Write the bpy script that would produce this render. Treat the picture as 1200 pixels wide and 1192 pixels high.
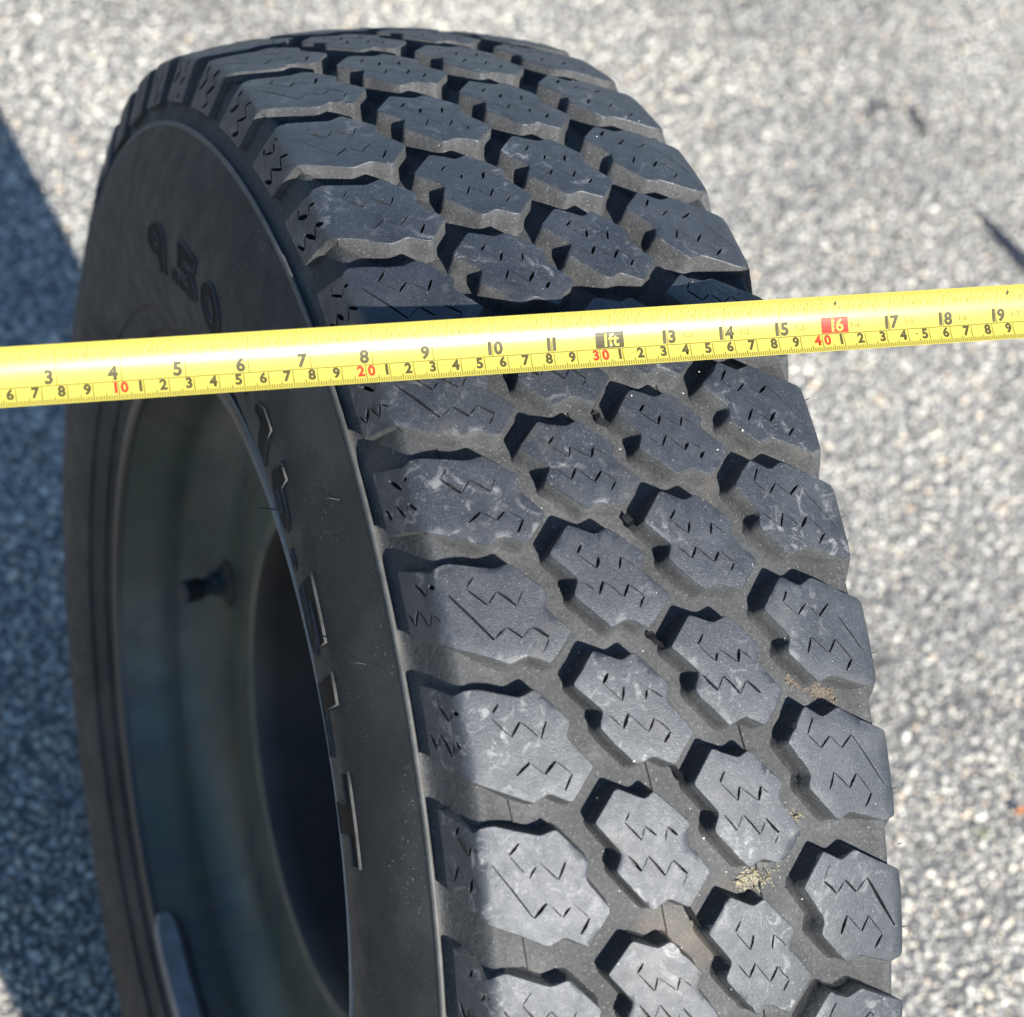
import bpy, bmesh, math, random
import numpy as np
from mathutils import Matrix, Vector, geometry

random.seed(7)
rng = np.random.default_rng(11)
for o in list(bpy.data.objects):
    bpy.data.objects.remove(o)
S = bpy.context.scene
COL = S.collection

# ------------------------------------------------------------------ camera
cam = bpy.data.cameras.new('camera')
camo = bpy.data.objects.new('camera', cam)
COL.objects.link(camo)
right = Vector((0.92548, -0.32428, 0.19578))
up = Vector((0.11052, 0.72552, 0.67927))
back = Vector((-0.36232, -0.60702, 0.70729))
M = Matrix((right, up, back)).transposed().to_4x4()
M.translation = Vector((-0.39902, -0.71807, 1.43023))
camo.matrix_world = M
cam.sensor_width = 36.0
cam.sensor_fit = 'HORIZONTAL'
cam.lens = 83.4
cam.clip_start = 0.02
cam.clip_end = 500
cam.dof.use_dof = True
cam.dof.focus_distance = 1.02
cam.dof.aperture_fstop = 10.0
S.camera = camo

# ------------------------------------------------------------------ sky and sun
PHI = math.radians(25.0)          # tyre angles below are measured from 25 deg behind the top
sg = Vector((0.119, -0.990, 0.076)).normalized()
sun_dir = Vector((sg.x, sg.y*math.cos(PHI)+sg.z*math.sin(PHI), -sg.y*math.sin(PHI)+sg.z*math.cos(PHI))).normalized()
W = bpy.data.worlds.new('World')
S.world = W
W.use_nodes = True
wn = W.node_tree.nodes
bg = wn['Background']
sky = wn.new('ShaderNodeTexSky')
sky.sky_type = 'NISHITA'
sky.sun_disc = False
sky.sun_elevation = math.asin(sun_dir.z)
sky.sun_rotation = math.atan2(sun_dir.x, sun_dir.y)
W.node_tree.links.new(sky.outputs[0], bg.inputs[0])
sky.air_density = 1.0
sky.dust_density = 0.0
sky.ozone_density = 4.0
bg.inputs[1].default_value = 0.09
sl = bpy.data.lights.new('sun', 'SUN')
sl.energy = 5.0
sl.angle = math.radians(0.53)
sl.color = (1.0, 0.97, 0.92)
so = bpy.data.objects.new('sun', sl)
so.rotation_euler = sun_dir.to_track_quat('Z', 'Y').to_euler()
so.location = (0, 0, 6)
COL.objects.link(so)
S.view_settings.view_transform = 'Standard'
S.view_settings.look = 'None'
S.view_settings.gamma = 1
S.view_settings.use_curve_mapping = False
S.view_settings.exposure = 1.17
S.render.engine = 'CYCLES'

# ------------------------------------------------------------------ node helpers
class NT:
    def __init__(s, name, rough=0.6, spec=0.5):
        s.m = bpy.data.materials.new(name)
        s.m.use_nodes = True
        s.t = s.m.node_tree
        s.b = s.t.nodes['Principled BSDF']
        s.b.inputs['Roughness'].default_value = rough
        s.b.inputs['Specular IOR Level'].default_value = spec
        s.tc = s.t.nodes.new('ShaderNodeTexCoord')
    def n(s, typ, **kw):
        x = s.t.nodes.new(typ)
        for k, v in kw.items():
            if k in x.inputs: x.inputs[k].default_value = v
            else: setattr(x, k, v)
        return x
    def l(s, a, b): s.t.links.new(a, b)
    def noise(s, scale, detail=3, rough=.55, vec=None, dist=0):
        x = s.n('ShaderNodeTexNoise')
        x.inputs['Scale'].default_value = scale
        x.inputs['Detail'].default_value = detail
        x.inputs['Roughness'].default_value = rough
        x.inputs['Distortion'].default_value = dist
        s.l(vec if vec is not None else s.tc.outputs['Object'], x.inputs['Vector'])
        return x.outputs['Fac']
    def ramp(s, fac, stops):
        x = s.n('ShaderNodeValToRGB')
        e = x.color_ramp.elements
        while len(e) < len(stops): e.new(.5)
        for i, (p, c) in enumerate(stops):
            e[i].position = p
            e[i].color = (*c, 1) if isinstance(c, tuple) else (c, c, c, 1)
        s.l(fac, x.inputs['Fac'])
        return x.outputs['Color']
    def mix(s, fac, a, b, mode='MIX'):
        x = s.n('ShaderNodeMix', data_type='RGBA', blend_type=mode)
        for sock, v in ((x.inputs[0], fac), (x.inputs[6], a), (x.inputs[7], b)):
            if hasattr(v, 'is_linked'): s.l(v, sock)
            elif isinstance(v, tuple): sock.default_value = (*v, 1)
            else: sock.default_value = v
        return x.outputs[2]
    def bump(s, h, strength, dist, prev=None):
        x = s.n('ShaderNodeBump')
        x.inputs['Strength'].default_value = strength
        x.inputs['Distance'].default_value = dist
        s.l(h, x.inputs['Height'])
        if prev is not None: s.l(prev, x.inputs['Normal'])
        return x.outputs['Normal']
    def color(s, c): 
        if hasattr(c, 'is_linked'): s.l(c, s.b.inputs['Base Color'])
        else: s.b.inputs['Base Color'].default_value = (*c, 1)
    def rough(s, r): s.l(r, s.b.inputs['Roughness'])
    def normal(s, n): s.l(n, s.b.inputs['Normal'])

def mat_tread():
    n = NT('worn_tread_rubber', .4, .62)
    base = n.ramp(n.noise(45, 4, .6), [(.3, (.021, .0235, .028)), (.55, (.031, .034, .039)), (.75, (.048, .051, .056))])
    fine = n.ramp(n.noise(900, 3, .7), [(.35, .72), (.65, 1.25)])
    c = n.mix(1.0, base, fine, 'MULTIPLY')
    # pale dusty scuffs and mineral specks
    sc = n.ramp(n.noise(120, 6, .72, dist=1.2), [(.54, 0.), (.66, .85)])
    patch = n.ramp(n.noise(26, 3), [(.44, 0.), (.66, 1.)])
    k = n.mix(1.0, sc, patch, 'MULTIPLY')
    c = n.mix(k, c, (.20, .197, .19))
    sp = n.ramp(n.noise(1500, 1, .5), [(.70, 0.), (.76, .8)])
    c = n.mix(sp, c, (.26,.25,.235))
    br = n.ramp(n.noise(31, 3, .6), [(.60, 0.), (.78, .45)])
    c = n.mix(br, c, (.10, .083, .062))
    n.color(c)
    n.rough(n.ramp(n.noise(160, 4, .6), [(.3, .34), (.7, .54)]))
    nb = n.bump(n.noise(330, 6, .75), .22, .0008)
    nb = n.bump(n.noise(1700, 3, .7), .55, .0004, nb)
    n.normal(nb)
    return n.m
def mat_groove():
    n = NT('dusty_groove_rubber', .75, .3)
    base = n.ramp(n.noise(38, 4, .6), [(.3, (.034, .0345, .0345)), (.55, (.051, .0515, .0515)), (.78, (.082, .081, .078))])
    fine = n.ramp(n.noise(700, 3, .7), [(.35, .75), (.65, 1.25)])
    c = n.mix(1.0, base, fine, 'MULTIPLY')
    sand = n.ramp(n.noise(13, 3, .65), [(.64, 0.), (.74, .5)])
    c = n.mix(sand, c, (.135, .108, .078))
    sp = n.ramp(n.noise(1100, 2, .6), [(.655, 0.), (.72, .75)])
    c = n.mix(sp, c, (.26, .245, .21))
    n.color(c)
    nb = n.bump(n.noise(200, 5, .65), .35, .0015)
    nb = n.bump(n.noise(1200, 2, .6), .3, .0004, nb)
    n.normal(nb)
    return n.m
def mat_sidewall():
    n = NT('weathered_sidewall_rubber', .6, .32)
    base = n.ramp(n.noise(16, 5, .6), [(.25, (.0115, .0118, .0128)), (.5, (.0215, .0216, .022)), (.72, (.046, .044, .041))])
    sp = n.ramp(n.noise(850, 2, .6), [(.66, 0.), (.72, .8)])
    patch = n.ramp(n.noise(20, 3), [(.45, 0.), (.6, 1.)])
    c = n.mix(n.mix(1.0, sp, patch, 'MULTIPLY'), base, (.28, .27, .25))
    fl = n.ramp(n.noise(60, 5, .7, dist=.6), [(.66, 0.), (.75, .5)])
    c = n.mix(fl, c, (.07, .064, .056))
    n.color(c)
    n.rough(n.ramp(n.noise(70, 4), [(.3, .5), (.7, .68)]))
    nb = n.bump(n.noise(420, 4, .6), .25, .0006)
    n.normal(nb)
    return n.m
def mat_plain(name, c1, c2, scale, rough, bump=.2, dist=.0006, spec=.5, metal=0.):
    n = NT(name, rough, spec)
    n.color(n.ramp(n.noise(scale, 4, .6), [(.3, c1), (.7, c2)]))
    n.b.inputs['Metallic'].default_value = metal
    n.normal(n.bump(n.noise(scale*8, 3, .6), bump, dist))
    return n.m
def mat_rim():
    n = NT('aged_blue_green_paint', .42, .5)
    base = n.ramp(n.noise(9, 3, .55), [(.3, (.034, .044, .038)), (.5, (.053, .065, .046)), (.7, (.085, .076, .052))])
    rust = n.ramp(n.noise(28, 6, .72, dist=.5), [(.55, 0.), (.66, .85)])
    c = n.mix(rust, base, (.085, .055, .034))
    mp = n.n('ShaderNodeMapping'); mp.inputs['Scale'].default_value = (1.4, 9, 2.0)
    n.l(n.tc.outputs['Object'], mp.inputs['Vector'])
    st = n.ramp(n.noise(7, 4, .6, vec=mp.outputs['Vector']), [(.5, 0.), (.72, .6)])
    c = n.mix(st, c, (.026, .032, .046))
    n.color(c)
    n.rough(n.ramp(n.noise(34, 4), [(.3, .30), (.7, .6)]))
    n.normal(n.bump(n.noise(90, 5, .65), .3, .001))
    return n.m
def mat_flange():
    n = NT('flange_blue_paint', .36, .5)
    chip = n.ramp(n.noise(75, 5, .7), [(.60, 0.), (.66, .9)])
    base = n.ramp(n.noise(30, 3), [(.3, (.022, .060, .095)), (.7, (.04, .095, .13))])
    base = n.mix(chip, base, (.21, .17, .13))
    # blue turns to dark brown round the far half of the flange
    sx = n.n('ShaderNodeSeparateXYZ'); n.l(n.tc.outputs['Object'], sx.inputs[0])
    ad = n.n('ShaderNodeMath', operation='MULTIPLY_ADD'); n.l(n.noise(14, 4, .6), ad.inputs[0]); ad.inputs[1].default_value = .08; n.l(sx.outputs[1], ad.inputs[2])
    far = n.ramp(ad.outputs[0], [(.02, 0.), (.09, 1.)])
    n.color(n.mix(far, base, (.030, .026, .022)))
    n.normal(n.bump(n.noise(200, 4, .65), .25, .0006))
    return n.m
def mat_chips():
    n = NT('pavement_stone_chips', .8, .25)
    ge = n.n('ShaderNodeNewGeometry')
    r = ge.outputs['Random Per Island']
    base = n.ramp(r, [(0.0, (.12, .118, .114)), (.15, (.30, .292, .272)), (.5, (.44, .425, .39)),
                      (.72, (.54, .52, .475)), (.90, (.50, .45, .37)), (.95, (.46, .36, .27)), (1.0, (.68, .66, .62))])
    fine = n.ramp(n.noise(260, 4, .65), [(.3, .8), (.7, 1.15)])
    c = n.mix(1.0, base, fine, 'MULTIPLY')
    big = n.ramp(n.noise(2.6, 4, .6), [(.38, (.88, .87, .84)), (.58, (1.27, 1.24, 1.16))])
    n.color(n.mix(1.0, c, big, 'MULTIPLY'))
    n.normal(n.bump(n.noise(500, 4, .6), .4, .0012))
    return n.m
def mat_ground():
    n = NT('weathered_asphalt', .9, .2)
    v = n.n('ShaderNodeTexVoronoi'); v.inputs['Scale'].default_value = 170
    n.l(n.tc.outputs['Object'], v.inputs['Vector'])
    cell = n.n('ShaderNodeSeparateColor'); n.l(v.outputs['Color'], cell.inputs[0])
    chip = n.ramp(cell.outputs[0], [(.1, (.10, .10, .098)), (.5, (.24, .235, .22)), (.9, (.38, .36, .33))])
    edge = n.ramp(v.outputs['Distance'], [(.35, 0.), (.62, 1.)])
    c = n.mix(edge, chip, (.115, .111, .104))
    big = n.ramp(n.noise(3.0, 4), [(.35, .85), (.65, 1.15)])
    n.color(n.mix(1.0, c, big, 'MULTIPLY'))
    nb = n.bump(v.outputs['Distance'], -.6, .004)
    n.normal(n.bump(n.noise(300, 4), .4, .002, nb))
    return n.m
def mat_tape(name, c, rough=.30):
    n = NT(name, rough, .22)
    n.color(n.mix(n.ramp(n.noise(60, 4, .6), [(.35, 0.), (.8, .35)]), c, tuple(x*.86 for x in c)))
    n.b.inputs['Coat Weight'].default_value = .08
    n.b.inputs['Coat Roughness'].default_value = .18
    n.normal(n.bump(n.noise(700, 2), .06, .0002))
    return n.m
MT, MG, MS = mat_tread(), mat_groove(), mat_sidewall()
M_LET = mat_plain('letter_rubber', (.005, .005, .005), (.009, .0088, .0085), 90, .7, .2, .0006, .15)
M_EDGE = mat_plain('rubbed_letter_edge', (.034, .034, .033), (.068, .066, .063), 260, .7, .2, .0006, .2)
M_RIDGE = mat_plain('rubbed_shoulder_ridge', (.05, .05, .048), (.10, .097, .09), 120, .6, .4)
M_GAP = mat_plain('black_gap_rubber', (.008, .008, .009), (.02, .02, .02), 200, .6, .5)  # black for sipe floors and the cavity shade strips
M_RIM, M_FLANGE = mat_rim(), mat_flange()
M_DISH = mat_plain('grimy_brown_black_steel', (.015, .013, .012), (.038, .029, .023), 26, .55, .3, .001)
M_RUST = mat_plain('rusty_steel', (.022, .016, .012), (.055, .036, .025), 60, .8, .4)
M_LEAD = mat_plain('grey_lead', (.12, .12, .125), (.21, .21, .215), 80, .5, .3, .0006, .5, .3)
M_BRASS = mat_plain('dull_valve_metal', (.04, .055, .06), (.08, .10, .105), 120, .4, .2, .0004, .5, .4)
M_CAP = mat_plain('black_valve_rubber', (.010, .010, .011), (.02, .02, .022), 100, .5)
M_YEL = mat_tape('yellow_tape_enamel', (.42, .36, .07))
M_INK = mat_tape('black_tape_print', (.06, .05, .018), .5)
M_TICK = mat_tape('thin_tick_print', (.17, .14, .025), .5)
M_FAINT = mat_tape('faint_tape_print', (.22, .185, .03), .4)
M_RED = mat_tape('red_tape_print', (.36, .035, .016), .45)
M_STEEL = mat_plain('hook_steel', (.45, .45, .46), (.6, .6, .6), 90, .3, .1, .0003, .5, 1.)
M_CASE = mat_plain('black_case_plastic', (.02, .02, .02), (.04, .04, .04), 60, .5)
M_CHIP, M_GND = mat_chips(), mat_ground()
M_STRAW = mat_plain('dry_straw', (.26, .22, .12), (.40, .345, .21), 80, .8)
M_DIRT = mat_plain('pale_caked_dirt', (.17, .155, .115), (.32, .29, .21), 200, .9)
M_MUD = mat_plain('tan_dried_mud', (.085, .07, .053), (.14, .115, .085), 200, .9)
M_GRIT = mat_plain('pale_grit', (.55, .52, .46), (.75, .72, .66), 200, .8)
M_LEAF = mat_plain('orange_leaf', (.38, .11, .03), (.55, .2, .06), 60, .7)
M_WEED = mat_plain('green_weed', (.14, .17, .06), (.24, .27, .11), 60, .7)
M_SHADOW = mat_plain('dark_shadow_strip', (.022, .025, .034), (.045, .048, .058), 90, .6, .5)  # shadow colour for the strip laid on the pavement
M_TWIG = mat_plain('dark_twig_bark', (.05, .046, .04), (.10, .09, .075), 90, .8, .5)

# ------------------------------------------------------------------ object helpers
def mesh_obj(name, V, F, mats, parent=None, mi=None, smooth=True, sharp=None):
    me = bpy.data.meshes.new(name)
    me.from_pydata([tuple(v) for v in V], [], F)
    for m in (mats if isinstance(mats, (list, tuple)) else [mats]): me.materials.append(m)
    if mi is not None: me.polygons.foreach_set('material_index', np.asarray(mi, dtype=np.int32))
    if smooth:
        me.polygons.foreach_set('use_smooth', np.ones(len(me.polygons), dtype=bool))
        if sharp: me.set_sharp_from_angle(angle=math.radians(sharp))
    me.update()
    o = bpy.data.objects.new(name, me)
    COL.objects.link(o)
    if parent: o.parent = parent
    return o
def thing(name, label, cat, loc=(0, 0, 0), group=None):
    o = bpy.data.objects.new(name, None)
    o.empty_display_size = .05
    COL.objects.link(o); o.location = loc
    o['label'] = label; o['category'] = cat
    if group: o['group'] = group
    return o
def tag(o, label, cat):
    o['label'] = label; o['category'] = cat
    return o

# ------------------------------------------------------------------ ground
bm = bmesh.new()
bmesh.ops.create_grid(bm, x_segments=40, y_segments=40, size=60)
me = bpy.data.meshes.new('pavement'); bm.to_mesh(me); bm.free()
me.materials.append(M_GND)
pav = bpy.data.objects.new('pavement', me); COL.objects.link(pav)
pav['kind'] = 'structure'
# exposed stone chips, a real relief where the camera is close
def chips():
    X0, X1, Y0, Y1 = -.40, 1.42, -.2, 1.56
    xs, ys, rs = [], [], []
    # three passes of jittered grids: large, medium, small stones
    for step, r0, r1, keep in ((.0084, .0023, .0050, .66), (.0054, .0014, .0028, .80)):
        gx, gy = np.meshgrid(np.arange(X0, X1, step), np.arange(Y0, Y1, step))
        gx = gx.ravel(); gy = gy.ravel()
        m = rng.random(len(gx)) < keep
        gx, gy = gx[m], gy[m]
        gx = gx+(rng.random(len(gx))-.5)*step*.9; gy = gy+(rng.random(len(gy))-.5)*step*.9
        xs.append(gx); ys.append(gy); rs.append(r0+(r1-r0)*rng.random(len(gx))**1.5)
    x = np.concatenate(xs); y = np.concatenate(ys); r = np.concatenate(rs)
    N = len(x); K = 5
    ang = (np.arange(K)/K*2*np.pi)[None, :]+rng.random((N, 1))*6.28
    asp = .65+.35*rng.random((N, 1)); th = rng.random((N, 1))*3.14
    h = r*(.38+.55*rng.random(N))
    V = np.zeros((N, 2*K+1, 3))
    for ring, (sc, zz) in enumerate(((1.0, -.001), (.80, .62))):
        rad = r[:, None]*sc*(.82+.36*rng.random((N, K)))
        px = np.cos(ang)*rad; py = np.sin(ang)*rad*asp
        V[:, ring*K:(ring+1)*K, 0] = x[:, None]+px*np.cos(th)-py*np.sin(th)
        V[:, ring*K:(ring+1)*K, 1] = y[:, None]+px*np.sin(th)+py*np.cos(th)
        V[:, ring*K:(ring+1)*K, 2] = zz if ring == 0 else h[:, None]*zz*(.7+.6*rng.random((N, K)))
    V[:, 2*K, 0] = x; V[:, 2*K, 1] = y; V[:, 2*K, 2] = h
    tri = []
    for i in range(K):
        j = (i+1) % K
        tri += [(i, j, K+j), (i, K+j, K+i), (K+i, K+j, 2*K)]
    tri = np.array(tri)
    F = (tri[None]+(np.arange(N)*(2*K+1))[:, None, None]).reshape(-1)
    me = bpy.data.meshes.new('stone_chips')
    me.vertices.add(N*(2*K+1)); me.vertices.foreach_set('co', V.reshape(-1).astype(np.float32))
    nt = len(F)//3
    me.loops.add(len(F)); me.loops.foreach_set('vertex_index', F.astype(np.int32))
    me.polygons.add(nt); me.polygons.foreach_set('loop_start', np.arange(0, len(F), 3, dtype=np.int32))
    me.polygons.foreach_set('use_smooth', np.ones(nt, dtype=bool))
    me.update(calc_edges=True); me.validate()
    me.materials.append(M_CHIP)
    o = bpy.data.objects.new('stone_chips', me); COL.objects.link(o)
    o.parent = pav
    o['kind'] = 'stuff'
chips()

# ------------------------------------------------------------------ tyre geometry
R = 0.39573
CR = 1.2573
TH = [0, 8.47, 16.46, 24.19, 31.57, 38.50, 45.66, 53.58, 61.85, 70.69]   # measured pitch angles
def build_pitches():
    a = {i: v for i, v in enumerate(TH)}
    n_more = 46-9
    rest = 360-TH[9]
    w = np.array([1+.09*math.sin(i*.68+1.6) for i in range(n_more)]); w = w/w.sum()*rest
    cur = TH[9]
    for i in range(n_more-1):
        cur += w[i]; a[10+i] = cur
    return [a[i] for i in range(46)]
PA = build_pitches()
def pitch_of(k):
    n = len(PA)
    return ((PA[(k+1) % n]-PA[k]) % 360+(PA[k]-PA[k-1]) % 360)/2

half_top = [(x, R-CR*x*x) for x in np.linspace(0, .0902, 24)]+[(.0919, .3847), (.0931, .3833), (.0938, .3815), (.0995, .3625)]
prof_top = np.array([(-a, b) for a, b in half_top[:0:-1]]+half_top)
dU = np.r_[0, np.cumsum(np.hypot(*np.diff(prof_top, axis=0).T))]
U_top = dU-dU[-1]/2
U_FACET = float(np.interp(.0935, prof_top[:, 0], U_top))
U_END = float(U_top[-1])
U_CROWN = float(np.interp(.0895, prof_top[:, 0], U_top))
nrm = np.gradient(prof_top, axis=0); nrm = np.stack([-nrm[:, 1], nrm[:, 0]], 1)
nrm /= np.linalg.norm(nrm, axis=1)[:, None]
def top_pt(u, d=0.0):
    x = np.interp(u, U_top, prof_top[:, 0]); r = np.interp(u, U_top, prof_top[:, 1])
    nx = np.interp(u, U_top, nrm[:, 0]); nr = np.interp(u, U_top, nrm[:, 1])
    return x-nx*d, r-nr*d
def x2u(x): return float(np.interp(x, prof_top[:, 0], U_top))
def ring_xyz(x, r, th):
    """th in radians, measured as in the lists above; wheel centre at height R"""
    a = th-PHI
    return np.stack([x, -r*np.sin(a), R+r*np.cos(a)], -1)

wheel = thing('truck_wheel', 'old black truck tyre with chunky worn lugs on a blue green rim', 'tyre')

# carcass: groove floor, shoulders, sidewalls down to the bead
GD = .0114
side = [(.0760, R-CR*.076**2-GD), (.0800, .3781), (.0842, .3798), (.0872, .3810), (.0893, .3800), (.0911, .3762), (.0929, .3705), (.0948, .3637), (.0965, .3572), (.0981, .3530), (.0996, .3516),
        (.1005, .3517), (.1013, .3528), (.1020, .3526), (.1027, .3508), (.1037, .3482),
        (.1065, .3410), (.1095, .3325), (.1122, .3240), (.1145, .3140), (.1160, .3050), (.1165, .2990), (.1162, .2900), (.1150, .2805),
        (.1130, .2705), (.1108, .2625), (.1098, .2600), (.1090, .2603), (.1080, .2592), (.1070, .2560), (.1050, .2510), (.1036, .2470),
        (.1032, .2462), (.1020, .2462), (.1012, .2448), (.1000, .2415), (.0990, .2390), (.0975, .2365), (.0940, .2350), (.0880, .2345)]
crown = [(x, R-CR*x*x-GD) for x in np.linspace(0, .070, 12)]
halfc = crown+side
cprof = [(-a, b) for a, b in halfc[:0:-1]]+halfc
NSEG = 384
def lathe(name, prof, mat, parent, nseg=NSEG, sharp=None, flat=0.0, closed=False):
    P = np.array(prof); n = len(P)
    th = np.arange(nseg)/nseg*2*np.pi
    V = np.stack([np.broadcast_to(P[:, 0], (nseg, n)), -P[None, :, 1]*np.sin(th-PHI)[:, None], R+P[None, :, 1]*np.cos(th-PHI)[:, None]], -1)
    V = V.reshape(-1, 3)
    if flat:
        # the loaded sidewall bulges a little just above the ground
        low = np.clip((.16-V[:, 2])/.16, 0, 1)
        rr = np.hypot(V[:, 1], V[:, 2]-R)
        w = np.exp(-((rr-.30)/.035)**2)
        V[:, 0] += np.sign(V[:, 0])*low**2*w*flat
    F = []
    for i in range(nseg):
        j = (i+1) % nseg
        for k in range(n-1):
            F.append((i*n+k, i*n+k+1, j*n+k+1, j*n+k))
    mi = None
    return mesh_obj(name, V, F, mat, parent, mi, True, sharp)
tyre = lathe('tyre', cprof, [MG, MS], wheel, flat=.006, sharp=50)
# sidewall faces get the weathered sidewall rubber, the groove floor the dusty one
nprof = len(cprof)-1
mi = np.zeros(len(tyre.data.polygons), dtype=np.int32)
cp = np.array(cprof)
for k in range(nprof):
    xm = abs(cp[k, 0]+cp[k+1, 0])/2; rm = (cp[k, 1]+cp[k+1, 1])/2
    if rm < .3508 and xm > .08: mi[k::nprof] = 1
tyre.data.polygons.foreach_set('material_index', mi)
# the rubbed ridge line between sidewall and shoulder
for s in (-1, 1):
    rp = [(s*.0993, .3514), (s*.1005, .3523), (s*.1013, .3532), (s*.1021, .3530), (s*.1029, .3508), (s*.1020, .3500)]
    if s > 0: rp = rp[::-1]
    lathe('shoulder_ridge', rp, M_RIDGE, tyre, sharp=70)

# ------------------------------------------------------------------ tread blocks
RIGHT = [(-7.0, -.362), (-9.4, -.248), (0.2, -.010), (-10.7, .222), (-19.8, .127), (-26.9, .183)]
CENTER = [(-36.6, -.668), (-26.0, -.579), (-20.2, -.622)]+RIGHT+[(-40.6, -.105), (-37.1, -.234), (-47.2, -.450)]
S_A = [(-32.3, -.500), (-35.2, -.432), (-28.6, -.292), (-26.6, -.386), (-18.9, -.263), (-17.3, -.360), (-11.6, -.262)]
S_B = [(-35.2, -.212), (-29.8, -.088), (-26.7, -.190), (-19.9, -.038), (-16.5, -.136), (-10.9, -.022), (-13.9, .054)]
# shoulder row (left): u relative to its tip, then the facet that folds down to the shoulder
UF = -(U_FACET-.0425)*1000; UE = -(U_END-.0425)*1000
SHOULDER = [(UE, -.83), (UF-2.5, -.685), (UF+.5, -.655), (-49.0, -.690), (-44.5, -.700), (-26.4, -.580), (-19.6, -.618)]+RIGHT+[(-38.0, .075), (UF+1.5, -.050), (UE, -.205)]
S_SH = [[(-34.8, -.556), (-39.0, -.470), (-31.9, -.308), (-27.6, -.405), (-20.4, -.268), (-17.0, -.385), (-9.9, -.255)],
        [(-46.5, -.440), (-32.1, -.032), (-26.1, -.118), (-20.8, -.012), (-15.9, -.095), (-9.9, .015), (-13.7, .125)]]
fu = lambda f: UE+f*(UF-UE)
S_FACET = [[(fu(.60), -.700), (fu(.48), -.640), (fu(.80), -.490), (fu(.93), -.560), (fu(1.10), -.520)],
           [(fu(.10), -.440), (fu(.27), -.305), (fu(.45), -.418), (fu(.72), -.235), (fu(.86), -.345), (fu(1.10), -.245)]]
COLS = [(-.0425, 8.61, 'shoulder'), (.00104, 7.365, 'center'), (.0441, 5.986, 'center'), (.0425, 0, 'mirror')]
ROW4 = 4.49

def arc_len(pts):
    return np.r_[0, np.cumsum(np.hypot(*np.diff(pts, axis=0).T))]
def round_poly(P, rad, step):
    out = []
    n = len(P)
    for i in range(n):
        p0, p1, p2 = P[i-1], P[i], P[(i+1) % n]
        d0, d2 = np.linalg.norm(p0-p1), np.linalg.norm(p2-p1)
        a = p1+(p0-p1)*min(.42, rad/d0); b = p1+(p2-p1)*min(.42, rad/d2)
        for t in (0, .5, 1):
            out.append((1-t)**2*a+2*t*(1-t)*p1+t*t*b)
        nxt = p2+(p1-p2)*min(.42, rad/d2)
        L = np.linalg.norm(nxt-b); m = int(L/step)
        for q in range(1, m+1): out.append(b+(nxt-b)*q/(m+1))
    return np.array(out)
def offset_poly(P, d):
    """shift every vertex along its inward normal (clockwise or not) by d"""
    A = 0.5*np.sum(P[:, 0]*np.roll(P[:, 1], -1)-np.roll(P[:, 0], -1)*P[:, 1])
    e = np.roll(P, -1, 0)-np.roll(P, 1, 0)
    e /= np.linalg.norm(e, axis=1)[:, None]
    nn = np.stack([-e[:, 1], e[:, 0]], 1)*(1 if A > 0 else -1)
    return P+nn*d
def pip(pts, poly):
    x, y = pts[:, 0], pts[:, 1]; ins = np.zeros(len(pts), bool)
    j = len(poly)-1
    for i in range(len(poly)):
        xi, yi = poly[i]; xj, yj = poly[j]
        c = ((yi > y) != (yj > y)) & (x < (xj-xi)*(y-yi)/(yj-yi+1e-12)+xi)
        ins ^= c; j = i
    return ins
def seg_dist(pts, poly, closed=True):
    a = poly if closed else poly[:-1]
    b = np.roll(poly, -1, 0) if closed else poly[1:]
    d = b-a; w = pts[:, None]-a[None]
    t = np.clip((w*d).sum(-1)/((d*d).sum(-1)+1e-12), 0, 1)
    e = w-t[..., None]*d
    return np.sqrt((e*e).sum(-1).min(1))
def slot(path, hw):
    """thin polygon round a zigzag line; hw is one half width per vertex"""
    P = np.array(path); n = len(P); L = []; Rr = []
    for i in range(n):
        d0 = P[i]-P[i-1] if i else P[1]-P[0]
        d1 = P[i+1]-P[i] if i < n-1 else P[-1]-P[-2]
        d0 = d0/np.linalg.norm(d0); d1 = d1/np.linalg.norm(d1)
        n0 = np.array([-d0[1], d0[0]]); n1 = np.array([-d1[1], d1[0]])
        m = n0+n1; m /= np.linalg.norm(m)
        k = hw[i]/max(.45, m@n0)
        L.append(P[i]+m*k); Rr.append(P[i]-m*k)
    return np.array(L+Rr[::-1])

def depth_at(u):
    return np.interp(np.abs(u), [0, U_CROWN-.004, U_FACET, U_END], [.0116, .0116, .0085, .0072])

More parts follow.
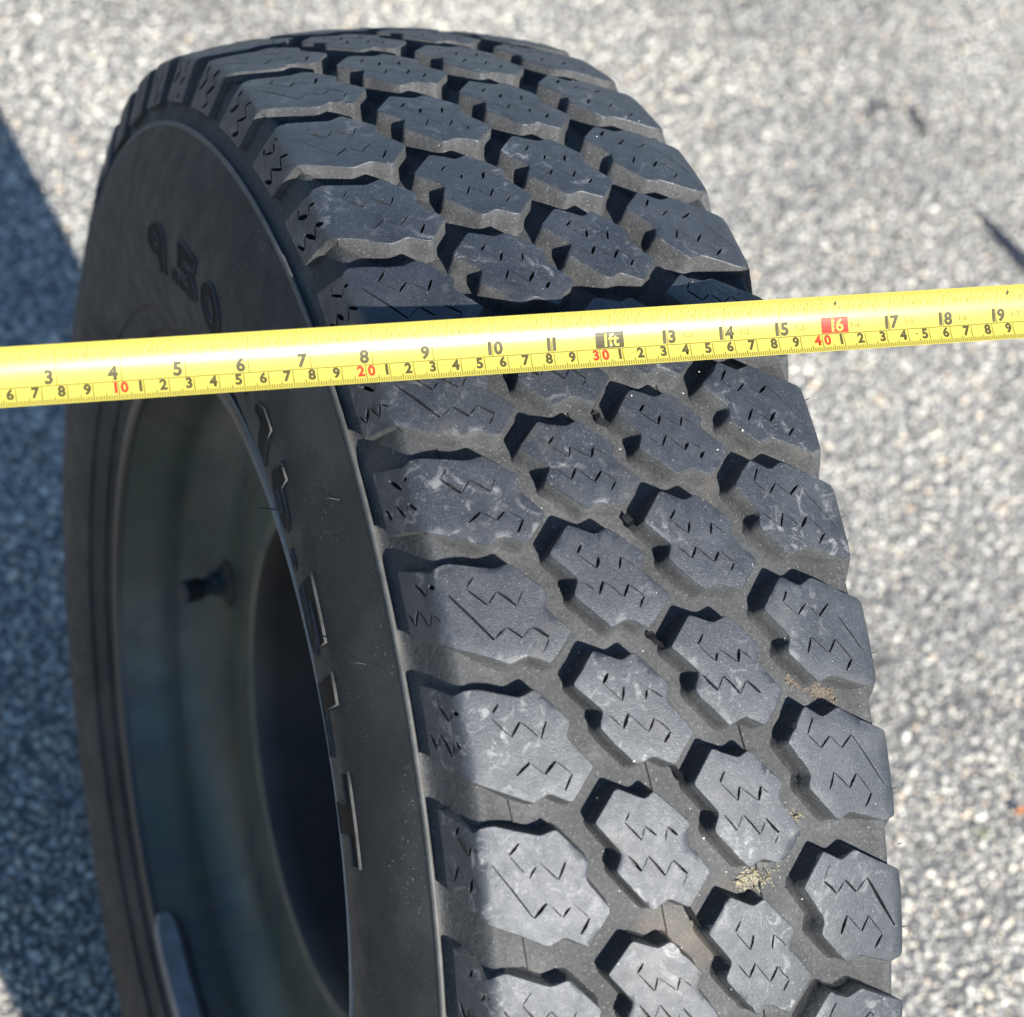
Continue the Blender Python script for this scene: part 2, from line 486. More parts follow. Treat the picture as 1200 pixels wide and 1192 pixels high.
def make_block(kind, k, col):
    x0, ph, _ = COLS[col]
    n46 = len(PA)
    kk = k % n46
    pit = pitch_of(kk)
    if kind == 'mirror': thc = PA[kk]+ROW4
    else: thc = PA[kk]+ph
    detail = (kk <= 11 or kk >= n46-5)
    if kind == 'center': outl, sipes = CENTER, [S_A, S_B]
    else: outl, sipes = SHOULDER, S_SH+S_FACET
    mm = pit*math.pi/180*R*1000            # one pitch in mm on the tread surface
    J = np.random.default_rng(1000*col+kk)
    u0 = x0*1000
    def loc(pts, jit=0):
        P = np.array(pts, float)
        Q = np.stack([P[:, 0], P[:, 1]*mm], 1)
        if jit: Q += J.normal(0, jit, Q.shape)
        if kind == 'mirror':
            # the right shoulder is the left one turned half round
            Q = np.stack([-Q[:, 0], -Q[:, 1]-.46*mm], 1)
        return Q
    if kind == 'mirror': u0 = 42.5
    P = loc(outl, .34)
    ring = round_poly(P, 1.5, 3.2 if detail else 9.)
    if detail:                              # nicks and chunked edges
        nrm2 = ring-offset_poly(ring, 1.0)
        for q in range(int(J.integers(1, 4))):
            c = ring[J.integers(len(ring))]; dd = np.hypot(*(ring-c).T)
            ring = ring-nrm2*(J.uniform(.25, .9)*np.exp(-(dd/J.uniform(1.5, 4))**2))[:, None]
    inset = offset_poly(ring, .34)
    # ---- the worn top, with the sipe slots cut out
    slots = []
    if detail:
        for sp in sipes:
            Q = loc(sp, .18)
            # keep inside the block
            ok = pip(Q, inset) & (seg_dist(Q, inset) > 1.0)
            if ok.sum() < 2: continue
            steep_open = J.random() < (.45 if kind == 'shoulder' else .85)
            fat = 1.7 if kind != 'center' and np.abs(Q[:, 0]+u0).min()/1000 > U_CROWN-.012 else 1.0
            for i in range(len(Q)-1):
                if not (ok[i] and ok[i+1]): continue
                d = Q[i+1]-Q[i]; L = np.linalg.norm(d); d = d/L
                steep = d[0]*d[1]*(1 if kind != 'mirror' else 1) < 0
                wide = steep == steep_open
                if not wide and J.random() < .05: continue      # squeezed shut
                w = (J.uniform(.48, .80) if wide else J.uniform(.22, .40))*fat
                nn = np.array([-d[1], d[0]])
                a = Q[i]+d*(.12 if wide else .62); b = Q[i+1]-d*(.12 if wide else .62)
                if J.random() < .12: b = a+(b-a)*J.uniform(.55, .9)
                m = (a+b)/2+nn*J.normal(0, .12); w2 = w*J.uniform(.7, 1.2)
                slots.append(np.array([a+nn*w*.45, m+nn*w2, b+nn*w*.6, b-nn*w*.6, m-nn*w2, a-nn*w*.45]))
    pts = [inset]; edges = []
    n0 = len(inset)
    edges += [(i, (i+1) % n0) for i in range(n0)]
    base = n0
    for s in slots:
        pts.append(s); m = len(s)
        edges += [(base+i, base+(i+1) % m) for i in range(m)]
        base += m
    lo, hi = ring.min(0), ring.max(0)
    st = 3.4 if detail else 8.
    gx, gy = np.meshgrid(np.arange(lo[0], hi[0], st), np.arange(lo[1], hi[1], st))
    G = np.stack([gx.ravel(), gy.ravel()], 1)+J.uniform(-.7, .7, (gx.size, 2))
    keep = pip(G, inset) & (seg_dist(G, inset) > 1.3)
    for s in slots: keep &= seg_dist(G, s) > 1.0
    pts.append(G[keep])
    allp = np.concatenate(pts)
    res = geometry.delaunay_2d_cdt([Vector(q) for q in allp], edges, [], 1, 1e-4, True)
    V2 = np.array([tuple(q) for q in res[0]]); F = [tuple(f) for f in res[2]]
    cent = np.array([V2[list(f)].mean(0) for f in F])
    good = pip(cent, inset)
    for s in slots: good &= ~pip(cent, s)
    F = [f for f, g in zip(F, good) if g]
    orig = res[3]
    back = {}
    for i, o in enumerate(orig):
        for q in o: back.setdefault(q, i)
    # heights: rounded rims, slightly dished wear, lifted sipe edges
    dist = seg_dist(V2, ring)
    ph1, ph2, ph3 = J.uniform(0, 6.28, 3)
    wear = .14*np.sin(V2[:, 0]*.21+ph1)*np.sin(V2[:, 1]*.17+ph2)+.05*np.sin(V2[:, 0]*.5+V2[:, 1]*.43+ph3)
    dep = np.clip(.16-dist*.07, 0, .16)+.06-wear*.45+.16*np.exp(-dist/.9)
    def to3(Q, d):
        u = (u0+Q[:, 0])/1000
        u = np.clip(u, -U_END, U_END)
        x, r = top_pt(u, np.asarray(d))
        th = np.radians(thc)+Q[:, 1]/1000/R
        return ring_xyz(x, r, th)
    verts = [to3(V2, dep/1000)]
    faces = list(F); mi = [0]*len(F)
    nb = len(V2)
    u_of = lambda Q: (u0+Q[:, 0])/1000
    # ---- rims and walls
    flip = (np.sum(ring[:, 0]*np.roll(ring[:, 1], -1)-np.roll(ring[:, 0], -1)*ring[:, 1]) > 0)
    top_i = [back[i] for i in range(n0)]
    rim2 = to3(ring, .72e-3+np.zeros(n0))
    wall = offset_poly(ring, -.75)
    wall_d = depth_at(u_of(wall))
    mid = to3(offset_poly(ring, -.55), wall_d*.62)
    foot = to3(offset_poly(ring, -1.35), wall_d-.0012)
    skirt = to3(offset_poly(ring, -2.7), wall_d+.0008)
    idx0 = nb
    verts += [rim2, mid, foot, skirt]
    rows = [top_i]+[[idx0+q*n0+i for i in range(n0)] for q in range(4)]
    for q in range(4):
        for i in range(n0):
            j = (i+1) % n0
            f = (rows[q][i], rows[q][j], rows[q+1][j], rows[q+1][i])
            faces.append(f if not flip else f[::-1]); mi.append(0 if q == 0 else 1)
    nb = idx0+4*n0
    # ---- sipe walls and floors
    b2 = n0
    for s in slots:
        m = len(s)
        ti = [back[b2+i] for i in range(m)]
        fl = to3(s, .0042+np.zeros(m)); verts.append(fl)
        A = np.sum(s[:, 0]*np.roll(s[:, 1], -1)-np.roll(s[:, 0], -1)*s[:, 1]) > 0
        for i in range(m):
            j = (i+1) % m
            f = (ti[i], ti[j], nb+j, nb+i)
            faces.append(f[::-1] if not A else f); mi.append(0)
        h = m//2
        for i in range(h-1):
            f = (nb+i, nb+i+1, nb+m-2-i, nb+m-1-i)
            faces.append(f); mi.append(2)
        nb += m; b2 += m
    V = np.concatenate(verts)
    # orient the whole block outward
    f0 = faces[len(F)//2]
    a, b, c = (V[i] for i in f0[:3])
    nn = np.cross(b-a, c-a); ctr = np.array([0, 0, R])
    out = a-ctr; out[0] = 0
    if nn@out < 0: faces = [f[::-1] if q < len(F) else f for q, f in enumerate(faces)]
    o = mesh_obj('tread_block', V, faces, [MT, MG, M_GAP], tyre, mi, True, 42)
    bmm = bmesh.new(); bmm.from_mesh(o.data); bmesh.ops.recalc_face_normals(bmm, faces=bmm.faces); bmm.to_mesh(o.data); bmm.free()
    o.data.set_sharp_from_angle(angle=math.radians(42))
    return o
for k in range(len(PA)):
    make_block('shoulder', k, 0)
    make_block('center', k, 1)
    make_block('center', k, 2)
    make_block('mirror', k, 3)

# ------------------------------------------------------------------ raised sidewall lettering
sp = np.array([(x, r) for x, r in side if .236 < r < .352])[::-1]
def side_pt(r, th, out=0.0):
    x = np.interp(r, sp[:, 1], sp[:, 0])
    dx = (np.interp(r+.002, sp[:, 1], sp[:, 0])-np.interp(r-.002, sp[:, 1], sp[:, 0]))/.004
    L = math.hypot(1, dx)
    nx, nr = 1/L, -dx/L
    xx = x+nx*out; r2 = r+nr*out
    z0 = R+r*math.cos(th-PHI)
    low = max(0, min(1, (.16-z0)/.16)); w = math.exp(-((r-.30)/.035)**2)
    xx += low**2*w*.006
    return (-xx, -r2*math.sin(th-PHI), R+r2*math.cos(th-PHI))
# strokes are drawn in a unit box (0..1 across, 0..1 up) as filled outlines
def arc(cx, cy, rx, ry, a0, a1, n=14):
    return [(cx+rx*math.cos(math.radians(a0+(a1-a0)*i/n)), cy+ry*math.sin(math.radians(a0+(a1-a0)*i/n))) for i in range(n+1)]
def glyph(c):
    if c == '0': return [arc(.5, .5, .5, .5, 0, 360, 28)[:-1], arc(.5, .5, .2, .22, 0, 360, 20)[:-1]]
    if c == '9' or c == '6':
        o = arc(.48, .64, .48, .36, 0, 180, 14)+arc(.48, .64, .48, .34, 180, 250, 6)+[(.50, .33), (.52, .30), (.50, 0), (.80, 0)]+arc(.40, .6, .56, .55, -46, 0, 6)
        i = arc(.47, .66, .17, .13, 0, 360, 16)[:-1]
        if c == '6': o = [(1-x, 1-y) for x, y in o]; i = [(1-x, 1-y) for x, y in i]
        return [o, i]
    if c == '5':
        return [[(.06, 1), (.96, 1), (.96, .72), (.38, .72), (.36, .62)]+arc(.5, .33, .5, .33, 88, -90, 14)+[(.0, .0), (.0, .26), (.46, .26)]+arc(.48, .35, .16, .09, -90, 90, 8)+[(.02, .44)]]
    if c == '1': return [[(.42, 1), (1, 1), (1, 0), (.42, 0), (.42, .68), (0, .58), (0, .78)]]
    if c == '-': return [[(0, .36), (1, .36), (1, .62), (0, .62)]]
    if c == '.': return [[(0, 0), (1, 0), (1, .26), (0, .26)]]
    if c == 'L': return [[(0, 1), (.40, 1), (.40, .28), (1, .28), (1, 0), (0, 0)]]
    if c == 'T': return [[(0, 1), (1, 1), (1, .72), (.68, .72), (.68, 0), (.32, 0), (.32, .72), (0, .72)]]
def make_letter(c, t0, t1):
    loops = []
    for lp in glyph(c):
        P = np.array(lp, float); Q = []
        for i in range(len(P)):
            a, b = P[i], P[(i+1) % len(P)]
            n = max(1, int(np.linalg.norm(b-a)/.16))
            for q in range(n): Q.append(a+(b-a)*q/n)
        loops.append(np.array(Q))
    wmm = (t1-t0)*math.pi/180*.293*1000; hmm = 25.0
    to = lambda p, out: side_pt(.2795+p[1]*.025, math.radians(t0+(t1-t0)*p[0]), out)
    pts, ed, base = [], [], 0
    for lp in loops:
        n = len(lp); pts += list(lp); ed += [(base+i, base+(i+1) % n) for i in range(n)]; base += n
    res = geometry.delaunay_2d_cdt([Vector((p[0]*wmm, p[1]*hmm)) for p in pts], ed, [], 1, 1e-4, True)
    V2 = np.array([tuple(v) for v in res[0]])/np.array([wmm, hmm])
    cen = np.array([V2[list(f)].mean(0) for f in res[2]])
    g = pip(cen, loops[0])
    for lp in loops[1:]: g &= ~pip(cen, lp)
    V = [to(p, .0006) for p in V2]; F = [tuple(f) for f, q in zip(res[2], g) if q]; mi = [0]*len(F)
    body = mesh_obj('letter', V, F, [M_LET, M_EDGE], tyre, mi, True, 40)
    # raised outline bead
    bm = bmesh.new(); bm.from_mesh(body.data)
    for lp in loops:
        n = len(lp)
        cs = [(-.55, 0.), (-.40, .0011), (.0, .0013), (.45, .0009), (.75, 0.)]
        mmP = lp*np.array([wmm, hmm])
        rows = []
        for off, h in cs:
            Q = offset_poly(mmP, off)/np.array([wmm, hmm])
            rows.append([bm.verts.new(to(p, h)) for p in Q])
        for a in range(len(cs)-1):
            for i in range(n):
                j = (i+1) % n
                f = bm.faces.new((rows[a][i], rows[a][j], rows[a+1][j], rows[a+1][i])); f.material_index = 1; f.smooth = True
    bmesh.ops.recalc_face_normals(bm, faces=bm.faces)
    bm.to_mesh(body.data); bm.free()
    return body
for c, a, b in (('9', -11.7, -5.0), ('.', -3.6, -2.0), ('5', -.5, 5.8), ('0', 7.9, 14.1), ('-', 17.0, 23.2), ('1', 26.4, 30.5),
                ('6', 32.5, 38.6), ('.', 40.2, 41.7), ('5', 43.7, 50.2), ('L', 52.4, 58.9), ('T', 60.4, 68.0)):
    make_letter(c, a, b)

def tie_bar(x0, x1, th0, th1, hgt):
    V, F = [], []
    n = 5
    for i in range(n+1):
        t = i/n
        for x, h in ((x0, -.001), (x0+.0006, hgt), (x1-.0006, hgt), (x1, -.001)):
            tt = math.radians(th0+(th1-th0)*t)
            V.append(ring_xyz(np.array(x+(.0025*t)), np.array(R-CR*x*x-GD+h), np.array(tt)))
    for i in range(n):
        for k in range(3): F.append((i*4+k, i*4+k+1, i*4+5+k, i*4+4+k))
    F += [(0, 1, 2, 3), (n*4+3, n*4+2, n*4+1, n*4)]
    mesh_obj('tie_bar', V, F, MG, tyre, None, True, 30)
tj = random.Random(3)
for k in range(-3, 11):
    p = pitch_of(k % 46); b = PA[k % 46]
    if tj.random() < .45: continue
    tie_bar(-.0765, -.0655, b+8.61-.02*p, b+8.61+.48*p, .0011)
    tie_bar(-.0185, -.0075, b+7.365+.10*p, b+7.365+.48*p, .0010)
    tie_bar(.0250, .0355, b+5.986+.10*p, b+5.986+.48*p, .0010)

# short mould hairs on the shoulders and sidewall
def hair(p, d, L, r=.0003):
    p = Vector(p); d = Vector(d).normalized(); q = d.orthogonal().normalized(); w = d.cross(q)
    V = []; 
    for t, s in ((0, 1), (.6, .9), (1, .5)):
        c = p+d*L*t+q*L*.22*t*t
        V += [c+(q*math.cos(a)+w*math.sin(a))*r*s for a in (0, 2.1, 4.2)]
    F = [(i, (i+1) % 3, 3+(i+1) % 3, 3+i) for i in range(3)]+[(3+i, 3+(i+1) % 3, 6+(i+1) % 3, 6+i) for i in range(3)]+[(6, 7, 8)]
    mesh_obj('mould_hair', V, F, M_CAP, tyre)
for th in (33.5, 41, 49.2, 58, 66.5, 70, 75.3):
    x, r = .0925, .3838
    p = ring_xyz(np.array(x), np.array(r), np.array(math.radians(th)))
    a = math.radians(th)-PHI
    hair(p, (1, -.5*math.sin(a), .5*math.cos(a)), .0022)
for r, th in ((.247, 31), (.338, 41.0), (.332, 53), (.262, 14)):
    p = side_pt(r, math.radians(th), 0)
    hair(p, (-1, .3, .35), .0065 if r > .3 else .011, .0004)
# black strips painting the shade of torn cavities between the two middle rows
for k in range(3, 10):
    J = np.random.default_rng(50+k)
    pit = pitch_of(k)
    th0 = PA[k]+7.365+.225*pit
    V, F = [], []
    n = 5
    for i in range(n):
        t = i/(n-1)
        u = .0001-.0075+.004*t+J.normal(0, .0005); dth = t*.15*pit
        for s, d in ((-1, .0088), (0, .0052+J.uniform(-.001, .001)), (1, .0088)):
            x, r = top_pt(u+s*.0011*(1+.5*J.random()), d)
            V.append(ring_xyz(np.array(float(x)), np.array(float(r)), np.array(math.radians(th0+dth+J.normal(0, .06)))))
    for i in range(n-1):
        for s in range(2):
            a = i*3+s; F.append((a, a+1, a+4, a+3))
    mesh_obj('cavity_shade_strip', V, F, M_GAP, tyre, None, False)

# ------------------------------------------------------------------ rim
RX = .1011; RR = .2259
fl = [(-.0965, .2352), (-.0992, .2352), (-.1006, .2345), (-.1013, .2330), (-.1016, .2300), (-.1014, .2272), (-.1006, .2257), (-.0992, .2250), (-.0970, .2246)]
rim = lathe('rim', [(-.0970, .2246), (-.0890, .2225), (-.0800, .2190), (-.0720, .2165), (-.0660, .2165), (-.0600, .2150), (-.0520, .2080), (-.0470, .2020),
                    (-.0430, .1970), (-.0405, .1900), (-.0395, .1820), (-.0395, .1600), (-.0400, .1500), (-.0405, .1450), (-.0400, .1420), (-.0385, .1398)],
            M_RIM, wheel, 192)
lathe('centre_dish', [(-.0385, .1398), (-.0340, .1375), (-.0250, .1360), (.0050, .1330), (.0250, .1290), (.0330, .1200), (.0360, .1000), (.0365, .0700), (.0365, .0660), (.0380, .0640), (.0500, .0640)],
            M_DISH, rim, 192)
lathe('rim_flange', fl, M_FLANGE, rim, 256)
lathe('outer_barrel', [(.0500, .0640), (.0520, .1300), (.0300, .1900), (.0450, .2020), (.0700, .2160), (.0970, .2246), (.1006, .2257), (.1016, .2300), (.1006, .2345), (.0965, .2352)], M_RIM, rim, 128)
lathe('hub_plate', [(.0660, .0005), (.0655, .0300), (.0640, .0600), (.0600, .0700)], M_RUST, rim, 64)
def tube(name, path, radii, mat, parent, n=12):
    V, F = [], []
    for i, (p, r) in enumerate(zip(path, radii)):
        p = Vector(p)
        d = (Vector(path[min(i+1, len(path)-1)])-Vector(path[max(i-1, 0)])).normalized()
        q = d.orthogonal().normalized(); w = d.cross(q)
        V += [p+(q*math.cos(2*math.pi*a/n)+w*math.sin(2*math.pi*a/n))*r for a in range(n)]
    for i in range(len(path)-1):
        for a in range(n):
            b = (a+1) % n
            F.append((i*n+a, i*n+b, (i+1)*n+b, (i+1)*n+a))
    F.append(tuple(range(n))[::-1]); F.append(tuple(range((len(path)-1)*n, len(path)*n)))
    return mesh_obj(name, V, F, mat, parent, None, True, 40)
ths = math.radians(-80.8)
axis_pt = lambda x, r, t: tuple(ring_xyz(np.array(x), np.array(r), np.array(t)))
tube('valve_boss', [axis_pt(-.0385, .191, ths), axis_pt(-.0420, .191, ths), axis_pt(-.0435, .191, ths)], [.0165, .0150, .0115], M_RUST, rim)
tube('valve_stem', [axis_pt(x, .1905+(x+.042)*.22, ths) for x in (-.042, -.045, -.0452, -.052, -.0522, -.062)], [.0098, .0094, .0078, .0074, .0056, .0056], M_BRASS, rim)
tube('valve_cap', [axis_pt(x, .1905+(x+.042)*.22, ths) for x in (-.058, -.059, -.0695, -.0712)], [.0060, .0070, .0070, .0052], M_CAP, rim)
# clip-on balance weight along the far lower flange
def weight(t0, t1):
    V, F = [], []; n = 16
    cs = [(-.1030, .2262), (-.1034, .2215), (-.1015, .2180), (-.0900, .2150), (-.0860, .2175), (-.0862, .2235), (-.0950, .2262)]
    m = len(cs)
    for i in range(n+1):
        t = math.radians(t0+(t1-t0)*i/n); e = 1-.5*(abs(2*i/n-1))**8
        cx = np.mean([c[0] for c in cs]); cr = .2225
        for x, r in cs: V.append(axis_pt(cx+(x-cx)*e, cr+(r-cr)*e, t))
    for i in range(n):
        for a in range(m):
            b = (a+1) % m; F.append((i*m+a, i*m+b, (i+1)*m+b, (i+1)*m+a))
    F.append(tuple(range(m))); F.append(tuple(range(n*m, (n+1)*m))[::-1])
    o = mesh_obj('balance_weight', V, F, M_LEAD, rim, None, True, 35)
    o['label'] = 'dull grey balance weight clipped to the lower rim edge'
weight(-139.5, -166)

# ------------------------------------------------------------------ tape measure
T0 = Vector((-0.046442, -0.076190, 0.785742))      # the 10 inch mark on the centre line
TD = Vector((0.993766, -0.094958, 0.058406)).normalized()
TN = Vector((-0.1086, -0.7073, 0.6985)); TN = (TN-TD*TN.dot(TD)).normalized()
tilt = math.radians(0.0)
TW = TN.cross(TD).normalized()
if TW.z < 0: TW = -TW
TN, TW = TN*math.cos(tilt)+TW*math.sin(tilt), TW*math.cos(tilt)-TN*math.sin(tilt)
CH = .02327; RC = .0214
half_ang = math.asin(CH/2/RC)
SCALE_IN = .02526
tape = thing('tape_measure', 'bright yellow steel tape measure stretched across the top of the tyre tread', 'tape measure', tuple(T0))
TINV = Matrix.Translation(-T0)
def tape_pt(inch, w, lift=0.0):
    """w from 0 at the lower edge to 1 at the upper edge of the concave blade"""
    a = (w*2-1)*half_ang
    off = math.sin(a)*(RC-lift); hgt = RC-math.cos(a)*(RC-lift)-.0002
    sag = 0.0
    return TD*((inch-10)*SCALE_IN)+TW*off+TN*(hgt+sag)
I0, I1 = 0.0, 22.0
V, F = [], []
NA, NL = 14, 46
for s in (0, 1):
    for i in range(NL+1):
        for a in range(NA+1):
            V.append(tape_pt(I0+(I1-I0)*i/NL, a/NA, -.00022*s))
g = lambda s, i, a: s*(NL+1)*(NA+1)+i*(NA+1)+a
for i in range(NL):
    for a in range(NA):
        F.append((g(0, i, a), g(0, i+1, a), g(0, i+1, a+1), g(0, i, a+1)))
        F.append((g(1, i, a), g(1, i, a+1), g(1, i+1, a+1), g(1, i+1, a)))
    for a in (0, NA): F.append((g(0, i, a), g(0, i+1, a), g(1, i+1, a), g(1, i, a)))
mesh_obj('blade', V, F, M_YEL, tape, None, True, 60)
LIFT = .00006
class Print:
    def __init__(s): s.V = []; s.F = []
    def rect(s, i0, i1, w0, w1, lift=LIFT):
        n = max(1, int(abs(w1-w0)/.06)); m = max(1, int(abs(i1-i0)/1.0))
        for q in range(n):
            for h in range(m):
                wa, wb = w0+(w1-w0)*q/n, w0+(w1-w0)*(q+1)/n
                ia, ib = i0+(i1-i0)*h/m, i0+(i1-i0)*(h+1)/m
                b = len(s.V)
                s.V += [tape_pt(ia, wa, lift), tape_pt(ib, wa, lift), tape_pt(ib, wb, lift), tape_pt(ia, wb, lift)]
                s.F.append((b, b+1, b+2, b+3))
    def poly(s, V2, F2, fn, lift=LIFT):
        b = len(s.V); s.V += [tape_pt(*fn(p), lift) for p in V2]; s.F += [tuple(b+i for i in f) for f in F2]
    def done(s, name, mat): return mesh_obj(name, s.V, s.F, mat, tape, None, True)
_cache = {}
def text_mesh(txt, bold=.045):
    if (txt, bold) in _cache: return _cache[(txt, bold)]
    cu = bpy.data.curves.new('numeral_text', 'FONT'); cu.body = txt; cu.resolution_u = 4; cu.offset = bold
    o = bpy.data.objects.new('numeral_text', cu); COL.objects.link(o)
    dg = bpy.context.evaluated_depsgraph_get()
    me = bpy.data.meshes.new_from_object(o.evaluated_get(dg))
    bm = bmesh.new(); bm.from_mesh(me)
    V2 = [(v.co.x, v.co.y) for v in bm.verts]; F2 = [tuple(v.index for v in f.verts) for f in bm.faces]
    bm.free()
    bpy.data.objects.remove(o); bpy.data.curves.remove(cu); bpy.data.meshes.remove(me)
    _cache[(txt, bold)] = (np.array(V2), F2)
    return _cache[(txt, bold)]
CHORD_IN = 2*RC*half_ang/SCALE_IN      # blade width, inches along the arc
def put(pr, txt, inch, w, h, anchor='c', lift=LIFT, squeeze=1.0, bold=.045):
    V2, F2 = text_mesh(txt, bold)
    lo, hi = V2.min(0), V2.max(0)
    sc = h*CHORD_IN/(hi[1]-lo[1])
    wid = (hi[0]-lo[0])*sc*squeeze
    x0 = inch-wid/2 if anchor == 'c' else inch-wid if anchor == 'r' else inch
    pr.poly(V2, F2, lambda p: (x0+(p[0]-lo[0])*sc*squeeze, w+(p[1]-lo[1])*sc/CHORD_IN), lift)
def numeral(mat, txts, lift=LIFT, name='numeral'):
    p = Print()
    for t in txts: put(p, *t, lift, 1.0, .045 if name == 'numeral' else .02)
    p.done(name, mat)
ink, tick, faint = Print(), Print(), Print()
LINE = .315
tick.rect(I0+.1, I1, LINE-.010, LINE+.010)
for q in range(int(I0*32)+4, int(I1*32)):                      # upper edge, 1/32 inch marks
    i = q/32
    L = .15 if q % 4 == 0 else .11 if q % 2 == 0 else .08
    tick.rect(i-.0062, i+.0062, 1-L, .995)
for q in range(2, int(I1*8)):                                  # faint long eighth marks and their small figures
    if q % 8:
        put(faint, str(q % 8), q/8-.025, .735, .085, 'r')
        if q % 2 == 0: faint.rect(q/8-.009, q/8+.009, .66, .90)
for n in range(1, int(I1)+1):                                  # inch figures
    tick.rect(n-.009, n+.009, LINE, .52)
    faint.rect(n-.010, n+.010, .52, .9)
    if n in (12, 16):
        bx = Print(); bx.rect(n-.245, n+.245, .330, .605)
        bx.done('numeral_box', M_INK if n == 12 else M_RED)
        if n == 12: numeral(M_YEL, [('1', n-.05, .355, .225, 'r'), ('ft', n-.02, .355, .225, 'l')], LIFT*2, 'box_lettering')
        else: numeral(M_YEL, [('1', n-.02, .355, .225, 'r'), ('6', n+.02, .355, .225, 'l')], LIFT*2, 'box_lettering')
    elif n < 10: numeral(M_INK, [(str(n), n-.055, .338, .235, 'r')])
    else: numeral(M_INK, [(str(n)[0], n-.02, .338, .235, 'r'), (str(n)[1], n+.02, .338, .235, 'l')])
    if n > 12: put(faint, '1-%d' % (n-12), n+.30, .40, .11, 'l')
for q in range(4, int(I1*25.4)):                               # millimetre marks along the lower edge
    i = q/25.4
    L = .30 if q % 10 == 0 else .125 if q % 5 == 0 else .085
    tick.rect(i-.0088, i+.0088, .006, L)
for n in range(1, int(I1*2.54)):                               # centimetre figures
    i = n/2.54
    if n % 10 == 0: numeral(M_RED, [(str(n)[0], i-.022, .118, .188, 'r'), (str(n)[1], i+.03, .118, .188, 'l')])
    else: numeral(M_INK, [(str(n % 10), i-.03, .118, .188, 'r')])
for i in (16, 19.2):                                           # black stud diamonds
    d = Print()
    d.V = [tape_pt(i, .80, LIFT), tape_pt(i+.034, .855, LIFT), tape_pt(i, .91, LIFT), tape_pt(i-.034, .855, LIFT)]
    d.F = [(0, 1, 2, 3)]
    d.done('diamond_mark', M_INK)
ink.rect(17.46, 17.50, .205, .228)
ink.done('ink_speck', M_INK)
for o in (tick.done('tick_marks', M_TICK), faint.done('faint_print', M_FAINT)): o['kind'] = 'stuff'
# end hook and case, both just outside the picture
def box_pts(i0, i1, w0, w1, n0, n1):
    return [TD*((i-10)*SCALE_IN)+TW*w+TN*n for i in (i0, i1) for w in (w0, w1) for n in (n0, n1)]
BF = [(0, 1, 3, 2), (4, 6, 7, 5), (0, 4, 5, 1), (2, 3, 7, 6), (0, 2, 6, 4), (1, 5, 7, 3)]
mesh_obj('end_hook', box_pts(-.06, 0, -.012, .012, -.012, .003)+box_pts(0, .6, -.006, .006, -.0012, -.0005), BF+[tuple(i+8 for i in f) for f in BF], M_STEEL, tape, None, False)
bm = bmesh.new()
vs = [bm.verts.new(p) for p in box_pts(22.0, 24.6, -.024, .036, -.010, .052)]
for f in BF: bm.faces.new([vs[i] for i in f])
bmesh.ops.recalc_face_normals(bm, faces=bm.faces)
bmesh.ops.bevel(bm, geom=bm.edges[:], offset=.012, segments=4, affect='EDGES', profile=.5)
me = bpy.data.meshes.new('case'); bm.to_mesh(me); bm.free(); me.materials.append(M_CASE)
co = bpy.data.objects.new('case', me); COL.objects.link(co); co.parent = tape

# ------------------------------------------------------------------ litter
def straw(name, pts, L, n, label, cat, mat):
    J = np.random.default_rng(5)
    V, F = [], []
    for q in range(n):
        c, nrmv = pts[J.integers(len(pts))]
        c = Vector(c); nv = Vector(nrmv)
        t = nv.orthogonal().normalized(); t = Matrix.Rotation(J.uniform(0, 6.28), 3, nv) @ t
        d = (t+nv*J.uniform(-.15, .12)).normalized(); w = d.cross(nv).normalized()*J.uniform(.0001, .00026)
        p = c+t*J.normal(0, .002)+nv*J.uniform(0, .0025); l = L*J.uniform(.4, 1)
        b = len(V); m = p+d*l*.5+nv*J.uniform(-.0006, .001); e = p+d*l-nv*J.uniform(0, .001)
        V += [p-w, p+w, m+w, m-w, e, m+nv*.0004]
        F += [(b, b+1, b+2, b+3), (b+3, b+2, b+4), (b+1, b+5, b+2), (b, b+3, b+5)]
    o = mesh_obj(name, V, F, mat, None, None, False)
    tag(o, label, cat); o['kind'] = 'stuff'
    return o
def floor_pt(x, th, lift=0.0):
    t = math.radians(th)
    p = ring_xyz(np.array(x), np.array(R-CR*x*x-GD+lift), np.array(t))
    a = t-PHI
    return tuple(p), (0, -math.sin(a), math.cos(a))
straw('dry_straw', [floor_pt(.0185+.014*i/11, 70.35+.28*math.sin(i*2.1), .0008) for i in range(12)], .0055, 34,
      'wisps of dry straw caught in the lower tread groove', 'straw', M_STRAW)
straw('dry_grass', [floor_pt(.0470-.0007*i+.0012*math.sin(i*1.7), 67.2+.17*i) for i in range(9)], .0055, 34,
      'fine dry grass bits between the two right hand tread rows', 'dry grass', M_STRAW)
def grit():
    J = np.random.default_rng(9); V, F = [], []
    spots = []
    for q in range(110):
        x = J.uniform(-.07, .085); th = J.uniform(5, 78)
        spots.append((x, th, J.uniform(.0002, .00045), GD*(1 if J.random() < .6 else .02)))
    for x, th, r, d in spots:
        c = ring_xyz(np.array(x), np.array(R-CR*x*x-d), np.array(math.radians(th)))
        b = len(V)
        V += [c+J.normal(0, r*.25, 3)+np.array(v)*r*J.uniform(.7, 1.4) for v in ((1, 0, 0), (-1, 0, 0), (0, 1, 0), (0, -1, 0), (0, 0, 1), (0, 0, -1))]
        F += [tuple(b+i for i in f) for f in ((0, 2, 4), (2, 1, 4), (1, 3, 4), (3, 0, 4), (2, 0, 5), (1, 2, 5), (3, 1, 5), (0, 3, 5))]
    o = mesh_obj('trapped_grit', V, F, M_GRIT, None, None, False)
    tag(o, 'tiny pale stone grit specks lodged over the tyre tread', 'grit'); o['kind'] = 'stuff'
